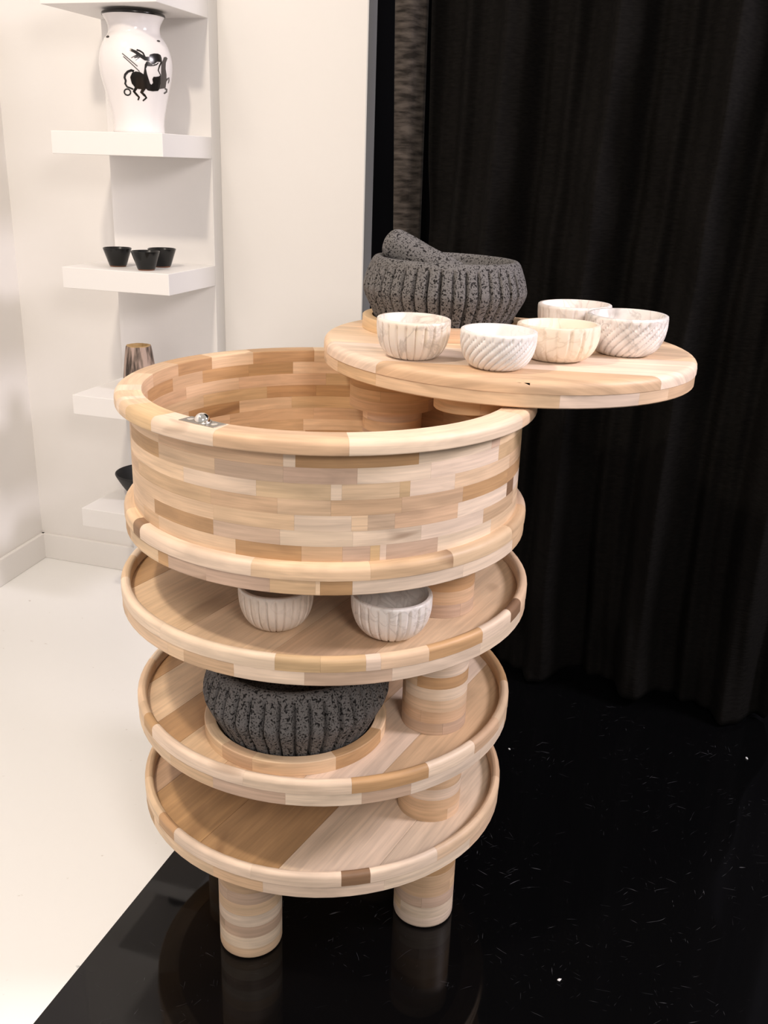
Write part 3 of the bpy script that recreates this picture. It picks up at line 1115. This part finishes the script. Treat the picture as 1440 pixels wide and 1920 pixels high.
def mortar_mesh(nr, seed):
    rr = random.Random(seed)
    ph = [rr.uniform(-0.25, 0.25) for _ in range(nr)]
    dp = [rr.uniform(0.75, 1.25) for _ in range(nr)]
    prof = sp_range(MP, 4)

    def rad(th, i, r, z):
        outer = i <= 4 * 9 + 2
        q = r * (1 + 0.004 * math.sin(3 * th + seed) + 0.003 * math.sin(7 * th + 20 * z))
        if outer and r > 0.1:
            x = th / (2 * PI) * nr
            k = int(x) % nr
            fr = x - int(x)
            fr = fr + 0.06 * ph[k]
            d = abs(fr - 0.5) * 2                     # 1 at the groove, 0 on the crest
            g = max(0.0, (d - 0.66) / 0.34)
            fade = min(1.0, max(0.0, (0.109 - z) / 0.012)) * min(1.0, z / 0.006)
            q -= (0.0085 * dp[k] * g ** 1.1 + 0.0010 * d * d) * fade
        return q
    bm = bmesh.new()
    lathe_bm(bm, prof, nr * 12, rad, cap=False)
    return bm


def ring_coaster(loc, rot, sm, label):
    c = empty('ring_coaster', loc, rot)
    tag(c, label, 'coaster', 'wooden ring coasters')
    prof = rounded(0.1185, 0.1350, 0.0, 0.0205, ro=0.0015, ri=0.001)
    layer(prof, sm, c, rest='LMY', avg=60)
    return c


LROT = (0, math.atan(LK), 0)
mx_, my_ = 0.190, 0.255
ring_coaster((mx_, my_, lid_z(mx_) + 0.0003), LROT, [(150, 'Y'), (215, 'P'), (262, 'M'), (300, 'D'), (345, 'L')], 'wooden ring coaster on the lid under the upper stone mortar')
o = finish('stone_mortar', mortar_mesh(40, 3), M_LAVA, smooth=55)
o.location = (mx_, my_, lid_z(mx_) + 0.0003); o.rotation_euler = (0, math.atan(LK), 0.3)
tag(o, 'ribbed grey volcanic stone mortar on the lid with a pestle inside', 'mortar', 'stone mortars')
m2 = (-0.043, -0.1165)
ring_coaster((m2[0], m2[1], Z2 - T + 0.0003), (0, 0, 0), [(196.7, 'L'), (222.0, 'M'), (245.5, 'L'), (295.9, 'D'), (336.9, 'L')], 'wooden ring coaster on the tray under the lower stone mortar')
o = finish('stone_mortar', mortar_mesh(38, 8), M_LAVA, smooth=55)
o.location = (m2[0], m2[1], Z2 - T + 0.0003); o.rotation_euler = (0, 0, 0.1)
tag(o, 'ribbed black volcanic stone mortar in the middle tray, top hidden by the tray above', 'mortar', 'stone mortars')

E1 = Vector((0.096, 0.287, 1.034))
E2 = Vector((0.252, 0.222, 0.966))
L_ = (E2 - E1).length
bm = bmesh.new()
pp = [(0, -0.004), (0.012, -0.003), (0.021, 0.002), (0.0255, 0.010), (0.0265, 0.02), (0.0245, 0.07), (0.0215, L_ - 0.02), (0.016, L_ - 0.005), (0, L_)]
lathe_bm(bm, smooth_prof(pp, 4), 48, lambda th, i, r, z: r * (1 + 0.03 * math.sin(2 * th + 1) + 0.02 * math.sin(5 * th + 60 * z) + 0.012 * math.sin(11 * th + 140 * z)), cap=False)
o = finish('stone_pestle', bm, M_LAVA, smooth=60)
o.location = E1
o.rotation_euler = (E2 - E1).to_track_quat('Z', 'Y').to_euler()
tag(o, 'stubby grey volcanic stone pestle leaning in the upper mortar', 'pestle')

# ------------------------------------------------------------------ carved marble bowls
MB1 = marble_mat('marble_warm_grey', (0.80, 0.73, 0.67), (0.20, 0.17, 0.15), (0.74, 0.60, 0.40), 0.35, 20, 2.2, 0.25)
MB2 = marble_mat('marble_cool_white', (0.80, 0.77, 0.75), (0.42, 0.38, 0.36), (0.68, 0.63, 0.60), 0.18, 30, 5.1, 0.2)
MB3 = marble_mat('onyx_cream', (0.82, 0.72, 0.60), (0.50, 0.36, 0.24), (0.82, 0.62, 0.40), 0.35, 20, 7.3, 0.3)
MB4 = marble_mat('marble_rose_white', (0.80, 0.74, 0.70), (0.44, 0.36, 0.33), (0.62, 0.52, 0.47), 0.4, 22, 9.6, 0.3)
MB5 = marble_mat('marble_grey_banded', (0.76, 0.71, 0.68), (0.20, 0.18, 0.17), (0.40, 0.36, 0.33), 0.30, 26, 3.7, 0.45)
MB6 = marble_mat('marble_plain_white', (0.72, 0.66, 0.60), (0.48, 0.42, 0.38), (0.64, 0.57, 0.50), 0.25, 24, 12.1, 0.2)
MB7 = marble_mat('marble_white_grey', (0.78, 0.74, 0.71), (0.36, 0.32, 0.30), (0.60, 0.55, 0.52), 0.35, 24, 15.9, 0.3)


def bowl_mesh(R, h, rb, ng, twist, depth, width, bulge=1.0, seed=1):
    rr = random.Random(seed)
    wob = [rr.uniform(-0.12, 0.12) for _ in range(ng)]
    prof = [(0, 0.001), (rb * 0.9, 0.0)]
    n = 26
    for i in range(n + 1):
        t = i / n
        a = t * PI / 2
        r = rb + (R - rb) * math.sin(a) ** bulge
        z = h * (1 - math.cos(a) ** 0.9) * 0.86 if t < 1 else h * 0.86
        prof.append((r, z))
    prof += [(R * 1.0, h * 0.93), (R * 0.99, h * 0.985), (R * 0.965, h), (R * 0.90, h), (R * 0.885, h * 0.975)]
    n_out = len(prof) - 2
    for i in range(1, 9):
        t = 1 - i / 8
        a = t * PI / 2
        prof.append((R * 0.87 * math.sin(a) if t > 0 else 0.0, h * 0.16 + h * 0.74 * (1 - math.cos(a))))

    def rad(th, i, r, z):
        q = r * (1 + 0.006 * math.sin(2 * th + seed))
        if i < n_out and r > rb * 0.95:
            x = (th / (2 * PI) + twist * z / h) * ng
            k = int(math.floor(x)) % ng
            fr = x - math.floor(x)
            d = abs(fr - 0.5 + wob[k] * 0.3) * 2
            g = max(0.0, (min(d, 1.0) - (1 - width)) / width)
            fade = min(1, max(0, (0.93 * h - z) / (0.06 * h)))
            q -= depth * g * fade
        return q
    bm = bmesh.new()
    lathe_bm(bm, prof, ng * 14, rad, cap=False)
    return bm


def bowl(x, y, z, R, h, rb, ng, twist, depth, width, mat, label, rot=(0, 0, 0), seed=1, group='carved marble bowls', bulge=1.0):
    o = finish('marble_bowl', bowl_mesh(R, h, rb, ng, twist, depth, width, bulge, seed), mat, smooth=50)
    o.location = (x, y, z + 0.0004)
    o.rotation_euler = rot
    tag(o, label, 'bowl', group)
    return o


for (x, y, R, h, rb, ng, tw, dp, wd, mt, lab, tilt) in (
        (0.1185, -0.005, 0.0528, 0.055, 0.027, 24, 0.0, 0.0030, 0.34, MB1, 'white marble bowl with upright grooves and grey-yellow veins, leftmost on the lid', 0),
        (0.2310, -0.060, 0.0530, 0.052, 0.027, 26, -0.17, 0.0030, 0.40, MB2, 'white marble bowl with slanted grooves nearest the lid front edge', 0),
        (0.3330, 0.018, 0.0600, 0.052, 0.030, 20, 0.0, 0.0022, 0.36, MB3, 'cream onyx bowl with soft petal grooves in the middle of the lid bowls', 0),
        (0.4000, 0.198, 0.0600, 0.0585, 0.030, 24, 0.0, 0.0018, 0.40, MB4, 'rose-white marble bowl standing furthest back on the lid', 0),
        (0.4540, 0.086, 0.0605, 0.0605, 0.030, 26, -0.17, 0.0034, 0.40, MB5, 'grey-streaked marble bowl with slanted grooves, rightmost on the lid', 0)):
    bowl(x, y, lid_z(x), R, h, rb, ng, tw, dp, wd, mt, lab, (0, math.atan(LK), rnd.uniform(0, 6)), seed=rnd.randint(1, 99), group='marble bowls on the lid')
bowl(-0.068, -0.170, Z1 - T, 0.0520, 0.0600, 0.022, 26, 0.0, 0.0030, 0.36, MB6, 'off-white marble bowl with upright grooves, left one under the drum', (0, 0, 0.4), 5, 'marble bowls in the upper tray')
bowl(0.088, -0.196, Z1 - T, 0.0552, 0.0600, 0.022, 24, 0.0, 0.0034, 0.36, MB7, 'white marble bowl with grey grooves, right one under the drum beside the post', (0, 0, 0.9), 6, 'marble bowls in the upper tray')

# ------------------------------------------------------------------ chips on the black floor
for (x, y, s, lab) in ((0.390, 0.348, 0.0022, 'tiny white chip on black floor close beside the lowest tray'), (0.889, 0.310, 0.0032, 'tiny white chip on black floor below the curtain hem'),
                       (-0.369, -0.218, 0.0020, 'tiny white chip on the edge between black and white floor'), (0.359, -0.260, 0.0024, 'tiny white chip on black floor in front, right of the legs')):
    bm = bmesh.new()
    bmesh.ops.create_icosphere(bm, subdivisions=1, radius=s)
    for v in bm.verts: v.co = Vector((v.co.x * rnd.uniform(0.8, 2.0), v.co.y * rnd.uniform(0.6, 1.2), v.co.z * 0.5))
    o = finish('white_chip', bm, M_CHIP)
    o.location = (x, y, s * 0.5)
    o.rotation_euler = (0, 0, rnd.uniform(0, 3))
    tag(o, lab, 'chip', 'white chips on the black floor')
